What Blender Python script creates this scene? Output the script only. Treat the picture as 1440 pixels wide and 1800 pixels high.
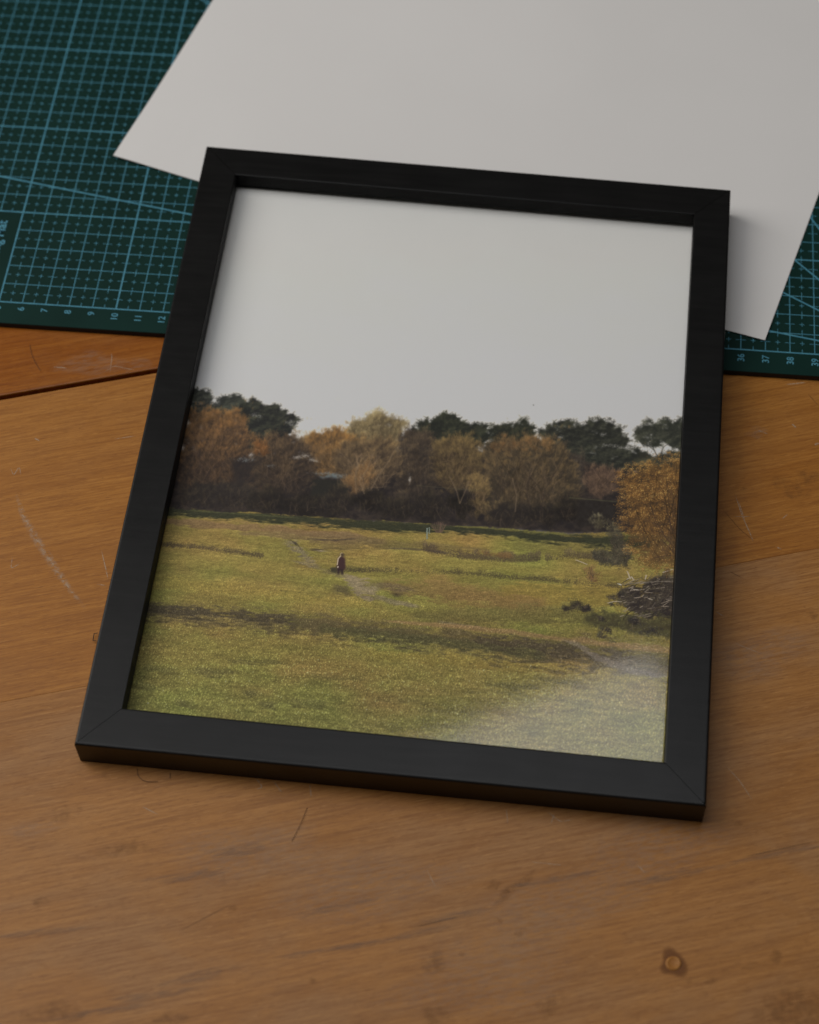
import bpy, bmesh, math, random
import numpy as np
from mathutils import Vector, Matrix

for _o in list(bpy.data.objects): bpy.data.objects.remove(_o)
scene = bpy.context.scene
COL = scene.collection
CM = 0.01                                                     # everything below is measured in centimetres

# ---------------------------------------------------------------- geometry of the shot (centimetres; table top z = 0)
CAM_C = np.array([28.65842412, -50.61896519, 64.32584065])
CAM_R = np.array([[0.99497504, 0.09802958, -0.02036837],
                  [0.07096437, -0.83397141, -0.5472255],
                  [-0.07063093, 0.54303029, -0.83673734]])     # rows: right, down, forward
CAM_F = 3457.2657                                             # focal length for a 1440 px wide picture

def ray(x, y):
    x = np.asarray(x, float); y = np.asarray(y, float)
    return np.stack([(x - 720) / CAM_F, (y - 900) / CAM_F, np.ones_like(x)], -1) @ CAM_R

def at(x, y, z=0.0):
    """point of the horizontal plane at height z seen at photograph position x, y"""
    d = ray(x, y)
    return CAM_C + d * ((z - CAM_C[2]) / d[..., 2:3])

# the frame leans on the edge of the cutting mat: local axes FX (right), FY (towards its top), FN (up)
F_ROT, F_TILT, F_TH = -0.0179, 0.0168, 1.418
_c, _s = math.cos(F_ROT), math.sin(F_ROT); _ct, _st = math.cos(F_TILT), math.sin(F_TILT)
F_O = np.array([23.592, -20.79, 0.0])
FX = np.array([_c, _s, 0.0]); FY = np.array([-_s * _ct, _c * _ct, _st]); FN = np.cross(FX, FY)

def on_frame(x, y, h):
    """frame-local x, y of the point at height h above the frame's underside"""
    d = ray(x, y)
    t = ((F_O + FN * h - CAM_C) @ FN) / (d @ FN)
    p = CAM_C + d * t[..., None] - F_O
    return np.stack([p @ FX, p @ FY], -1)

def frame_to_photo(a, b, h):
    p = F_O + a[..., None] * FX + b[..., None] * FY + h * FN - CAM_C
    c = p @ CAM_R.T
    return 720 + CAM_F * c[..., 0] / c[..., 2], 900 + CAM_F * c[..., 1] / c[..., 2]

GLASS_TOP = F_TH - 0.68          # depth of the pane below the frame's face
PRINT_H = GLASS_TOP - 0.205
OUTER = on_frame(np.array([363, 1285, 1242, 130.]), np.array([256, 333, 1417, 1308.]), F_TH)   # TL TR BR BL
INNER = on_frame(np.array([414.4, 1220.7, 1168.6, 215.3]), np.array([306.7, 376.3, 1339.7, 1244.7]), F_TH)

# ---------------------------------------------------------------- camera
cam_data = bpy.data.cameras.new('camera'); camera = bpy.data.objects.new('camera', cam_data); COL.objects.link(camera)
cam_data.sensor_fit = 'HORIZONTAL'; cam_data.sensor_width = 36.0; cam_data.lens = 36.0 * CAM_F / 1440.0
cam_data.clip_start = 0.02; cam_data.clip_end = 50.0
camera.matrix_world = Matrix([[CAM_R[0][k], -CAM_R[1][k], -CAM_R[2][k], CAM_C[k] * CM] for k in range(3)] + [[0, 0, 0, 1]])
cam_data.dof.use_dof = True; cam_data.dof.focus_distance = 0.755; cam_data.dof.aperture_fstop = 11.0
scene.camera = camera
scene.render.resolution_x, scene.render.resolution_y = 819, 1024

# ---------------------------------------------------------------- light of the room: dim walls, a window overhead, a window to the left
world = bpy.data.worlds.new('World'); scene.world = world; world.use_nodes = True
bg = world.node_tree.nodes['Background']; bg.inputs[0].default_value = (1.0, 0.93, 0.85, 1); bg.inputs[1].default_value = 0.045

def area(name, centre, ux, uy, sx, sy, radiance, colour):
    """rectangular lamp; centre and axes in centimetres, shining along -(ux x uy)"""
    l = bpy.data.lights.new(name, 'AREA'); l.shape = 'RECTANGLE'; l.size = sx * CM; l.size_y = sy * CM
    l.energy = radiance * math.pi * sx * sy * CM * CM; l.color = colour
    o = bpy.data.objects.new(name, l); COL.objects.link(o)
    ux = Vector(ux).normalized(); uy = Vector(uy); uy = (uy - ux * uy.dot(ux)).normalized(); n = ux.cross(uy)
    o.matrix_world = Matrix([[ux[k], uy[k], n[k], centre[k] * CM] for k in range(3)] + [[0, 0, 0, 1]])
    return o

area('skylight_window', (4.4, 7.5, 150.0), (0.872, 0.491, 0), (-0.491, 0.872, 0), 120, 60, 2.45, (0.97, 0.98, 1.0))
_d = Vector((23, -3, 0)) - Vector((-90, 18, 110)); _d.normalize(); _u = Vector((-_d.y, _d.x, 0)).normalized()
area('side_window', (-90, 18, 110), tuple(-_u), tuple((-_u).cross(_d)), 100, 130, 3.3, (1.0, 0.97, 0.925))

scene.view_settings.view_transform = 'Standard'; scene.view_settings.look = 'None'
scene.view_settings.exposure = 0.0; scene.view_settings.gamma = 1.0
scene.render.engine = 'CYCLES'
# ---------------------------------------------------------------- the flat picture printed on the photograph inside the frame
CV = 50.0                                                     # canvas samples per centimetre
PX0, PX1, PY0, PY1 = -10.15, 10.15, 1.15, 27.22              # print outline, frame-local centimetres
CW, CH = int((PX1 - PX0) * CV), int((PY1 - PY0) * CV)
rng = np.random.default_rng(11)

def to_cv(x, y):
    q = on_frame(np.asarray(x, float), np.asarray(y, float), PRINT_H)
    return (q[..., 0] - PX0) * CV, (PY1 - q[..., 1]) * CV

def vnoise(sx, sy, seed, octaves=4, gain=0.55, h=None, w=None):
    """smooth value noise, feature size sx * sy samples, roughly -1..1"""
    h = h or CH; w = w or CW
    r = np.random.default_rng(seed); out = np.zeros((h, w), np.float32); amp = 1.0; tot = 0.0
    for _ in range(octaves):
        gx, gy = max(1.0, sx), max(1.0, sy)
        nx, ny = int(w / gx) + 3, int(h / gy) + 3
        g = r.random((ny, nx), dtype=np.float32) * 2 - 1
        fx = np.arange(w, dtype=np.float32) / gx; fy = np.arange(h, dtype=np.float32) / gy
        ix = fx.astype(int); iy = fy.astype(int); tx = fx - ix; ty = fy - iy
        tx = tx * tx * (3 - 2 * tx); ty = ty * ty * (3 - 2 * ty)
        row = g[:, ix] * (1 - tx) + g[:, ix + 1] * tx
        out += amp * (row[iy] * (1 - ty)[:, None] + row[iy + 1] * ty[:, None])
        tot += amp * 0.6; amp *= gain; sx *= 0.5; sy *= 0.5
    return out / tot

def smooth(a, b, x):
    t = np.clip((x - a) / (b - a), 0, 1)
    return t * t * (3 - 2 * t)

def blur(a, r):
    """three box passes"""
    r = max(1, int(r))
    for _ in range(3):
        for ax in (0, 1):
            p = [(0, 0), (0, 0)]; p[ax] = (r + 1, r)
            c = np.cumsum(np.pad(a, p, mode='edge'), axis=ax, dtype=np.float64)
            n = a.shape[ax]
            s0 = [slice(None)] * 2; s1 = [slice(None)] * 2
            s0[ax] = slice(0, n); s1[ax] = slice(2 * r + 1, 2 * r + 1 + n)
            a = ((c[tuple(s1)] - c[tuple(s0)]) / (2 * r + 1)).astype(np.float32)
    return a

def C3(c): return np.array(c, np.float32)

def paint_picture():
    jj, ii = np.meshgrid(np.arange(CW), np.arange(CH))
    X, Y = frame_to_photo(PX0 + (jj + .5) / CV, PY1 - (ii + .5) / CV, PRINT_H)
    X = X.astype(np.float32); Y = Y.astype(np.float32)
    img = np.empty((CH, CW, 3), np.float32)
    nz_big = vnoise(120, 60, 1); nz_med = vnoise(26, 22, 2); nz_fine = vnoise(5, 5, 3, 3); nz_tuft = vnoise(9, 8, 4, 4)
    nz_h1 = vnoise(150, 16, 5, 5, .6); nz_h2 = vnoise(40, 7, 6, 4, .6); nz_h3 = vnoise(14, 4, 7, 3, .7)
    white = rng.standard_normal((CH, CW)).astype(np.float32)
    wx, wy = vnoise(16, 16, 8, 4, .65), vnoise(16, 16, 9, 4, .65)
    wx2, wy2 = vnoise(5, 5, 10, 3, .7), vnoise(5, 5, 12, 3, .7)

    # ---- sky
    t = np.clip((Y - 330) / 420, 0, 1)[..., None]
    img[:] = C3((190, 190, 187)) * (1 - t) + C3((204, 200, 194)) * t
    img += (nz_big * 0.8)[..., None] + (white * 0.5)[..., None]

    def mix(mask, col):
        img[:] = img * (1 - mask[..., None]) + (col * mask[..., None])

    def polymask(pts, warp=5.0, fine=2.0, soft=3):
        """soft mask of an outline given in photograph positions, edges broken up"""
        px, py = to_cv(*np.array(pts, float).T)
        m = 26
        x0, x1 = int(max(0, px.min() - m)), int(min(CW, px.max() + m)); y0, y1 = int(max(0, py.min() - m)), int(min(CH, py.max() + m))
        sl = (slice(y0, y1), slice(x0, x1))
        gx = jj[sl] + wx[sl] * warp + wx2[sl] * fine; gy = ii[sl] + wy[sl] * warp + wy2[sl] * fine
        ins = np.zeros(gx.shape, bool); n = len(px)
        for k in range(n):
            ax, ay, bx, by = px[k], py[k], px[(k + 1) % n], py[(k + 1) % n]
            if ay == by: continue
            ins ^= ((ay > gy) != (by > gy)) & (gx < (bx - ax) * (gy - ay) / (by - ay) + ax)
        return sl, blur(ins.astype(np.float32), soft) if soft else ins.astype(np.float32)

    def dab(cx, cy, col, w=1, h=1, a=1.0):
        cx = cx.astype(int); cy = cy.astype(int)
        for dy in range(h):
            for dx in range(w):
                xx = cx + dx; yy = cy + dy
                ok = (xx >= 0) & (xx < CW) & (yy >= 0) & (yy < CH)
                img[yy[ok], xx[ok]] = img[yy[ok], xx[ok]] * (1 - a) + col[ok] * a

    def sample(sl, prob, n):
        """n random places, denser where prob is high"""
        p = prob.ravel().astype(np.float64); c = np.cumsum(p)
        if c[-1] <= 0: return np.zeros(0), np.zeros(0)
        k = np.searchsorted(c, rng.random(n) * c[-1]); k = np.minimum(k, p.size - 1)
        h, w = prob.shape
        return sl[1].start + k % w + rng.random(n), sl[0].start + k // w + rng.random(n)

    def line(x, y, col, a=1.0, w=1):
        """thin stroke through photograph positions"""
        cx, cy = to_cv(np.array(x, float), np.array(y, float))
        for k in range(len(cx) - 1):
            n = int(max(abs(cx[k + 1] - cx[k]), abs(cy[k + 1] - cy[k])) * 1.3) + 2
            t = np.linspace(0, 1, n)
            dab(cx[k] + (cx[k + 1] - cx[k]) * t, cy[k] + (cy[k + 1] - cy[k]) * t, np.repeat(C3(col)[None], n, 0), w, 1, a)

    emb = (nz_med - np.roll(nz_med, (5, 5), (0, 1))) * 1.6 + (nz_tuft - np.roll(nz_tuft, (3, 3), (0, 1))) * 1.1   # clump relief, light from the upper left

    def strokes(x, y, dx, dy, L, col, a=.75, taper=.25):
        """short brush strokes from x, y along dx, dy; brighter towards the tip"""
        k = int(max(2, np.max(L)))
        for q in range(k):
            on = q < L
            dab((x + dx * q)[on], (y + dy * q)[on], np.clip(col[on] * (1 - taper * .5 + taper * q / k), 0, 240).astype(np.float32), 1, 1, a)

    def conifer(pts, dark=(38, 41, 38), light=(66, 68, 58), n=9000, spiky=1.0, holes=0.0):
        dark = C3(dark) + C3((3, 2, 0)); light = C3(light) + C3((8, 7, 0))
        sl, m = polymask(pts, 9, 9 * spiky, 2)
        th = 0.62 + holes * smooth(.0, .7, nz_tuft[sl] + .6 * nz_med[sl])
        body = smooth(th - .22, th + .22, m + .12 * nz_fine[sl]) * .96
        shade = np.clip(.30 + .42 * emb[sl] + .22 * nz_fine[sl] + .12 * nz_med[sl], 0, 1)[..., None]
        img[sl] = img[sl] * (1 - body[..., None]) + (dark * (1 - shade) + light * shade) * body[..., None]
        cx, cy = to_cv(np.mean([p[0] for p in pts]), np.mean([p[1] for p in pts]))
        x, y = sample(sl, smooth(.22, .55, m + .15 * nz_tuft[sl] - holes * .5 * smooth(.1, .8, nz_tuft[sl])), n // 3)
        an = np.arctan2(y - cy - 14, (x - cx) * .8) * .45 + (-math.pi / 2) * .55 + rng.normal(0, .7, len(x))
        L = rng.integers(2, 4 + int(6 * spiky), len(x))
        ix, iy = np.clip(x.astype(int), 0, CW - 1), np.clip(y.astype(int), 0, CH - 1)
        r = np.clip(.28 + .45 * emb[iy, ix] + rng.normal(0, .2, len(x)), 0, 1)[:, None].astype(np.float32)
        strokes(x, y, np.cos(an), np.sin(an) * .8, L, dark * (1 - r) + light * r, .72, .15)

    def foliage(pts, dark, mid, light, n, top=0.5, brush=1.0, dens=.75, airy=5, twig=(150, 120, 85), ntwig=60, base=None, wexp=1.0, size=1, clump=1.0, warp=15):
        """deciduous crown: shaded inside, brush-like leaf strokes fanning out of the trunk, bare twigs, ragged rim"""
        dark, mid, light = C3(dark), C3(mid) + C3((10, 11, 10)), C3(light) + C3((12, 15, 11))
        sl, m = polymask(pts, warp, 5, airy)
        yy = np.array([p[1] for p in pts]); y0, y1 = yy.min(), yy.max()
        xs = np.array([p[0] for p in pts]); xm = (xs.min() + xs.max()) / 2; wd = (xs.max() - xs.min()) / 2
        bx, by = base if base else (xm, y1 - .06 * (y1 - y0))
        hgt = np.clip((y1 - Y[sl]) / (y1 - y0), 0, 1)
        body = smooth(.50, .86, m + .26 * nz_tuft[sl] + .12 * nz_med[sl]) * (dens + (1 - dens) * smooth(.75, .98, m) * min(1, dens * 1.4))
        sh = np.clip(.22 + .20 * clump * nz_med[sl] + .16 * emb[sl] + .16 * nz_fine[sl] + 1.15 * top * (hgt - .5), 0, 1)
        col = dark * (1 - sh[..., None]) + mid * sh[..., None]
        img[sl] = img[sl] * (1 - body[..., None]) + col * body[..., None]
        def twigs(k, lo, hi, a):
            for _ in range(k):
                an = rng.normal(0, .55) * wexp; ln = rng.uniform(lo, hi) * (y1 - y0)
                sx = bx + rng.normal(0, wd * .38); sy = by - rng.random() * (y1 - y0) * .45
                x_, y_ = [sx], [sy]; d = an
                for s in range(6):
                    d += rng.normal(0, .22); x_.append(x_[-1] + math.sin(d) * ln / 6); y_.append(y_[-1] - math.cos(d) * ln / 6)
                cxx, cyy = to_cv(np.array(x_), np.array(y_)); ex, ey = int(cxx[-1]) - sl[1].start, int(cyy[-1]) - sl[0].start
                if 0 <= ex < m.shape[1] and 0 <= ey < m.shape[0] and m[ey, ex] > .25:
                    f = rng.uniform(.3, 1.08)
                    line(x_, y_, C3(twig) * f, a)
        twigs(ntwig // 2, .2, .6, .5)
        bcx, bcy = to_cv(bx, by)
        x, y = sample(sl, smooth(.16, .62, m + .2 * nz_tuft[sl] + .1 * nz_med[sl]) * (.3 + np.clip(.6 + nz_tuft[sl], 0, 1.5)), n // 3)
        ix, iy = np.clip(x.astype(int), 0, CW - 1), np.clip(y.astype(int), 0, CH - 1)
        hh = np.clip((y1 - Y[iy, ix]) / (y1 - y0), 0, 1)
        s = .36 + .22 * clump * nz_med[iy, ix] + .16 * emb[iy, ix] + 1.25 * top * (hh - .5) + rng.normal(0, .26, len(x)).astype(np.float32)
        s = np.clip(s, 0, 1)[:, None]
        c = np.where(s < .55, dark + (mid - dark) * (s / .55), mid + (light - mid) * ((s - .55) / .45))
        an = np.arctan2(y - bcy - 30, (x - bcx) * .8) + rng.normal(0, .30 + (1 - brush) * 1.5, len(x))
        strokes(x, y, np.cos(an), np.sin(an), rng.integers(1, 3 + int(7 * brush), len(x)), c, .5 + .15 * (1 - brush), .25)
        twigs(ntwig, .12, .45, .5)

    def trunk(pts, col, w=2, a=.8):
        line([p[0] for p in pts], [p[1] for p in pts], col, a, w)

    # ---- far skyline
    foliage([(520, 762), (560, 757), (600, 752), (640, 757), (640, 800), (520, 800)], (120, 105, 80), (150, 120, 78), (180, 150, 100), 2500, ntwig=10)
    conifer([(330, 686), (338, 683), (346, 687), (352, 680), (362, 682), (368, 692), (372, 700), (377, 706), (392, 714), (400, 740), (330, 745)], n=2500, holes=.25, dark=(44, 47, 46), light=(74, 78, 72))
    conifer([(382, 708), (392, 699), (402, 694), (414, 693), (424, 697), (429, 689), (432, 698), (440, 706), (440, 745), (380, 745)], n=2500, holes=.2, dark=(44, 47, 46), light=(72, 76, 70))
    conifer([(430, 705), (445, 702), (462, 703), (470, 709), (484, 708), (494, 715), (503, 723), (514, 730), (523, 737), (526, 745), (523, 756), (510, 758), (505, 770), (470, 800), (420, 790)], dark=(36, 38, 39), light=(60, 63, 56), n=5000, holes=.12, spiky=.6)
    for hx, hy in ((514, 741), (512, 747), (519, 750), (446, 729), (455, 732), (506, 743)):
        x, y = to_cv(hx + rng.normal(0, 3, 40), hy + rng.normal(0, 2, 40)); dab(x, y, np.repeat(C3((178, 174, 167))[None], 40, 0), 1, 1, .7)
    conifer([(726, 752), (733, 742), (748, 740), (757, 735), (770, 730), (778, 725), (786, 724), (794, 729), (803, 731), (812, 733), (822, 740), (836, 744), (846, 747), (853, 752), (860, 770), (840, 790), (730, 790)], n=7000, spiky=1.3, dark=(36, 39, 36), light=(62, 65, 54))
    conifer([(858, 758), (866, 748), (876, 745), (890, 741), (902, 745), (909, 741), (917, 736), (926, 742), (934, 748), (940, 757), (940, 790), (858, 790)], n=4000, spiky=1.6, dark=(38, 41, 37), light=(64, 66, 54))
    conifer([(948, 755), (962, 745), (975, 741), (990, 741), (1003, 739), (1014, 746), (1030, 742), (1042, 738), (1055, 734), (1063, 741), (1075, 738), (1083, 747), (1088, 756), (1099, 757), (1108, 764), (1110, 775), (1106, 783), (1120, 790), (1140, 795), (1140, 830), (1085, 838), (990, 830), (950, 775)], n=9000, holes=.22, spiky=1.3, dark=(37, 39, 37), light=(64, 66, 58))
    for hx, hy, sx in ((1066, 782, 5), (1080, 784, 5), (1093, 787, 4), (1098, 766, 2), (985, 768, 3), (1060, 764, 3), (1104, 789, 3)):
        x, y = to_cv(hx + rng.normal(0, sx, 50), hy + rng.normal(0, 1.6, 50)); dab(x, y, np.repeat(C3((180, 176, 169))[None], 50, 0), 1, 1, .7)
    for tr in ([(1160, 810), (1150, 792), (1136, 780)], [(1158, 806), (1166, 786), (1180, 775)], [(1163, 806), (1182, 790), (1196, 784)], [(1152, 796), (1146, 782), (1150, 770)]):
        trunk(tr, (56, 55, 50), 2, .8)
    conifer([(1114, 760), (1122, 750), (1136, 748), (1148, 743), (1160, 741), (1166, 734), (1176, 737), (1186, 735), (1208, 737), (1208, 790), (1190, 788), (1178, 782), (1165, 780), (1150, 784), (1132, 782), (1117, 774)], n=6500, holes=.34, spiky=1.2, dark=(44, 47, 43), light=(78, 80, 70))
    conifer([(1120, 792), (1145, 797), (1170, 800), (1205, 780), (1205, 830), (1120, 835)], n=3000, holes=.3, dark=(50, 50, 44), light=(84, 82, 66))
    line((1164, 1166, 1167), (742, 734, 733), (60, 62, 55), .8, 2)

    # ---- hedge and understory behind everything else
    sl, m = polymask([(240, 790), (420, 800), (640, 800), (800, 790), (1000, 800), (1100, 830), (1210, 830), (1210, 1000), (1085, 938), (1000, 940), (900, 934), (750, 926), (560, 914), (300, 902), (240, 900)], 5, 3, 3)
    sh = np.clip(.35 + .35 * nz_med[sl] + .35 * nz_tuft[sl] + .2 * nz_fine[sl], 0, 1)[..., None]
    img[sl] = img[sl] * (1 - m[..., None]) + (C3((44, 39, 39)) * (1 - sh) + C3((78, 66, 56)) * sh) * m[..., None]
    # bits of roof and glasshouse seen through the branches
    for pts, col in (([(384, 801), (400, 797), (430, 797), (450, 806), (448, 811), (384, 808)], (120, 128, 130)), ([(548, 826), (572, 828), (610, 834), (608, 842), (556, 838)], (112, 124, 126)), ([(470, 815), (490, 816), (490, 822), (470, 821)], (120, 116, 108))):
        sl, m = polymask(pts, 3, 2, 1); img[sl] = img[sl] * (1 - .8 * m[..., None]) + C3(col) * .8 * m[..., None]
    # clipped hedge blocks, light catching the flat top
    sl, m = polymask([(548, 841), (610, 844), (612, 880), (548, 876)], 2, 1, 1); img[sl] = img[sl] * (1 - m[..., None]) + C3((46, 44, 40)) * m[..., None]
    # ---- broadleaf crowns, far to near
    OR = dict(dark=(62, 52, 44), mid=(112, 82, 50), light=(164, 112, 56))
    foliage([(598, 770), (606, 756), (618, 748), (624, 738), (638, 735), (644, 726), (656, 727), (664, 721), (676, 726), (686, 724), (692, 733), (706, 731), (714, 741), (711, 752), (714, 764), (704, 776), (700, 800), (640, 815), (600, 800)], (92, 80, 60), (140, 120, 80), (186, 162, 112), 9000, top=.35, airy=4, ntwig=70, twig=(150, 128, 92), dens=.8)
    foliage([(528, 775), (545, 762), (565, 758), (590, 752), (612, 756), (630, 765), (640, 800), (630, 838), (530, 838)], (84, 66, 48), (148, 104, 54), (190, 134, 66), 9000, top=.5, airy=4, ntwig=60, dens=.8)
    foliage([(700, 765), (720, 750), (745, 752), (765, 765), (775, 800), (770, 870), (700, 880), (690, 820)], (54, 47, 43), (86, 70, 54), (116, 90, 62), 8000, top=.3, ntwig=40, twig=(105, 86, 66))
    foliage([(930, 765), (960, 770), (1000, 785), (1030, 800), (1035, 860), (930, 860)], (58, 52, 48), (82, 70, 58), (106, 86, 66), 5000, top=.3, ntwig=40, twig=(100, 84, 70))
    foliage([(440, 790), (455, 772), (480, 758), (505, 755), (530, 765), (550, 780), (560, 820), (545, 870), (450, 875), (436, 830)], (54, 46, 42), (92, 72, 52), (128, 94, 62), 11000, top=.45, ntwig=80, twig=(112, 90, 70))
    foliage([(442, 785), (452, 774), (466, 772), (474, 782), (468, 800), (446, 800)], (100, 68, 42), (142, 90, 46), (176, 116, 58), 1500, ntwig=8)
    foliage([(318, 780), (326, 745), (336, 724), (350, 715), (366, 713), (380, 718), (400, 723), (420, 722), (434, 730), (438, 752), (440, 785), (438, 840), (425, 885), (315, 890), (308, 840)], (56, 46, 41), (112, 80, 50), (156, 102, 54), 22000, top=.75, airy=4, ntwig=120, twig=(120, 92, 68))
    for k in range(9):                                        # orange rim on the left crown
        foliage([(338 + 10 * k, 728), (343 + 10 * k, 717 + (k % 3) * 2), (352 + 10 * k, 722), (352 + 10 * k, 742), (338 + 10 * k, 744)], (96, 70, 44), (136, 94, 52), (164, 114, 62), 330, ntwig=4, dens=.0)
    foliage([(580, 800), (610, 775), (660, 765), (700, 775), (705, 810), (690, 850), (660, 865), (615, 870), (598, 840)], (70, 58, 48), (116, 92, 62), (158, 122, 76), 11000, top=.45, ntwig=110, twig=(158, 130, 98), dens=.6)
    foliage([(622, 822), (640, 806), (660, 812), (650, 850), (615, 868), (608, 845)], (96, 72, 48), (138, 100, 60), (170, 126, 76), 3000, ntwig=30, twig=(170, 140, 104), dens=.6)
    foliage([(755, 800), (762, 775), (785, 767), (812, 765), (835, 768), (850, 780), (850, 830), (838, 865), (815, 858), (800, 868), (780, 862), (765, 850)], (66, 55, 44), (112, 90, 54), (152, 118, 66), 11000, top=.4, ntwig=80, twig=(128, 104, 74), dens=.8)
    foliage([(845, 800), (850, 775), (880, 768), (905, 765), (930, 763), (955, 768), (985, 778), (1005, 800), (1015, 850), (1012, 905), (960, 925), (890, 920), (850, 895), (848, 850)], (58, 51, 43), (100, 80, 53), (142, 106, 62), 26000, top=.42, ntwig=190, twig=(122, 100, 76), airy=5)
    for cx_ in (872, 893, 915, 938, 962):
        foliage([(cx_ - 13, 785), (cx_ - 6, 768), (cx_ + 8, 766), (cx_ + 14, 784), (cx_, 800)], (96, 70, 46), (130, 92, 54), (156, 110, 62), 500, ntwig=6, dens=.0)
    foliage([(834, 840), (850, 835), (862, 860), (858, 900), (838, 910), (828, 880)], (72, 60, 44), (116, 92, 56), (156, 122, 72), 3500, ntwig=24)
    foliage([(845, 885), (880, 880), (900, 905), (880, 922), (850, 915)], (66, 56, 44), (110, 88, 56), (148, 118, 72), 2200, ntwig=20)
    foliage([(1028, 840), (1040, 820), (1058, 812), (1075, 818), (1090, 830), (1092, 870), (1035, 872)], (72, 58, 50), (112, 84, 64), (142, 106, 78), 4500, top=.3, ntwig=50, twig=(136, 108, 86))
    # understory bushes
    for cx_, cy_, rx, ry, sc in ((350, 868, 40, 26, 1), (410, 872, 44, 30, 1.1), (470, 880, 40, 26, .9), (530, 890, 45, 26, .85), (590, 885, 36, 26, .95), (650, 880, 40, 24, .8), (700, 892, 40, 24, .9), (755, 890, 36, 28, .95), (810, 890, 26, 24, .7), (900, 905, 44, 26, 1), (960, 905, 40, 24, .9), (1000, 895, 24, 24, .8)):
        th = np.linspace(0, 2 * np.pi, 9)[:-1]
        foliage([(cx_ + rx * math.cos(a), cy_ + ry * math.sin(a)) for a in th], C3((43, 38, 37)) * sc, C3((50, 42, 36)) * sc, C3((78, 62, 44)) * sc, 2600, top=.3, ntwig=26, twig=(96, 80, 64), dens=.7)
    # tall dark gaps and trunks
    for tr, w in (([(640, 868), (632, 845), (645, 825), (655, 800)], 2), ([(626, 866), (624, 840), (628, 815)], 2), ([(652, 860), (664, 838), (682, 812), (694, 790)], 2), ([(648, 864), (640, 850), (636, 830)], 1), ([(808, 885), (802, 862), (790, 838)], 2), ([(808, 885), (818, 862), (824, 845)], 2), ([(868, 870), (880, 840), (884, 815)], 2), ([(905, 900), (908, 870), (900, 840)], 2), ([(420, 850), (404, 820), (395, 790)], 2), ([(418, 850), (428, 826), (438, 805)], 2), ([(365, 850), (352, 820), (350, 790)], 2), ([(950, 900), (958, 860), (985, 815)], 2), ([(930, 900), (926, 860), (932, 830)], 2)):
        trunk(tr, (134, 112, 86) if tr[0][0] in (640, 626, 652, 808, 905) else (60, 50, 44), w, .65)
    sl, m = polymask([(412, 812), (432, 800), (446, 815), (440, 850), (416, 850)], 4, 3, 4); img[sl] = img[sl] * (1 - .7 * m[..., None]) + C3((44, 40, 42)) * .7 * m[..., None]
    for _ in range(26): 
        q = rng.uniform(-1, 1); trunk([(425 + q * 12, 838), (430 + q * 26, 815), (436 + q * 42, 800 + abs(q) * 6)], (50, 44, 42), 1, .7)
    sl, m = polymask([(1012, 876), (1086, 882), (1087, 928), (1015, 926)], 2, 2, 2); img[sl] = img[sl] * (1 - m[..., None]) + (C3((47, 42, 39)) + 5 * nz_fine[sl][..., None]) * m[..., None]
    line((1000, 1030, 1060, 1085), (875, 877, 880, 882), (112, 112, 74), .8, 1)
    line((732, 760, 800, 850), (853, 856, 859, 863), (106, 100, 72), .65, 1)
    foliage([(1033, 915), (1050, 908), (1075, 912), (1080, 922), (1035, 924)], (74, 66, 50), (120, 108, 80), (150, 136, 100), 700, ntwig=16, twig=(150, 138, 104), dens=.5)
    # white gable and bright window chips
    for (x_, y_, sx, sy, n) in ((523, 804, 4, 1.5, 90), (537, 801, 5, 1.3, 80), (549, 808, 4, 1.4, 60), (556, 811, 3, .8, 30), (476, 819, 5, 1.5, 40), (720.5, 843, 1.0, 3.0, 90), (430, 808, 9, 2.2, 120), (572, 832, 12, 1.5, 120), (598, 836, 8, 1.5, 80)):
        x, y = to_cv(x_ + rng.normal(0, sx, n), y_ + rng.normal(0, sy, n))
        dab(x, y, np.repeat((C3((196, 188, 176)) if x_ not in (430, 572, 598, 476) else C3((134, 140, 140)))[None], n, 0), 1, 1, .75)

    for ch in range(3): img[..., ch] = .32 * img[..., ch] + .68 * blur(img[..., ch], 1)
    # ---- the field
    def yl(pts): p = np.array(pts, float); return np.interp(X, p[:, 0], p[:, 1]).astype(np.float32)
    top = yl([(230, 884), (300, 893), (420, 900), (560, 909), (700, 918), (780, 922), (900, 930), (1000, 938), (1090, 934), (1210, 944)])
    D = Y - top - 2.2 * nz_h2 - 1.2 * nz_fine                  # depth below the field's far edge, photograph pixels
    fm = smooth(-1.5, 1.5, D)
    low = smooth(20, 330, Y - top)[..., None]
    f = C3((144, 128, 62)) * (1 - low) + C3((124, 112, 54)) * low
    f = f * (1 + .075 * nz_h1[..., None]) + C3((8, -4, 2)) * nz_big[..., None]
    f = np.broadcast_to(f, img.shape).copy()

    def band(pts, hw, col, a, nz=1.0, f0=None, soft=.6):
        """irregular streak along a line; hw may vary along it as a list"""
        p = np.array(pts, float); yc = np.interp(X, p[:, 0], p[:, 1])
        h = np.interp(X, p[:, 0], hw) if np.ndim(hw) else hw
        d = np.abs(Y - yc + nz * h * (.5 * nz_h2 + .45 * nz_h3)) / h
        k = (1 - smooth(1 - soft, 1 + soft * .6, d)) * a * smooth(p[0, 0] - 8, p[0, 0] + 12, X) * (1 - smooth(p[-1, 0] - 12, p[-1, 0] + 8, X))
        f[:] = f * (1 - k[..., None]) + C3(col) * k[..., None]

    # shade of the tree line, sunlit gaps in it
    band([(200, 886), (300, 899), (420, 906), (560, 915), (700, 925), (790, 928), (860, 934), (960, 946), (1080, 952), (1150, 955)], [9, 9, 9, 10, 10, 9, 8, 9, 11, 11], (56, 58, 42), .95, .8)
    band([(786, 922), (850, 926), (920, 931), (1000, 939)], 3.0, (118, 114, 58), .8, .5)
    band([(1030, 930), (1060, 932), (1095, 934)], 4, (98, 98, 48), .9, .4)
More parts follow.
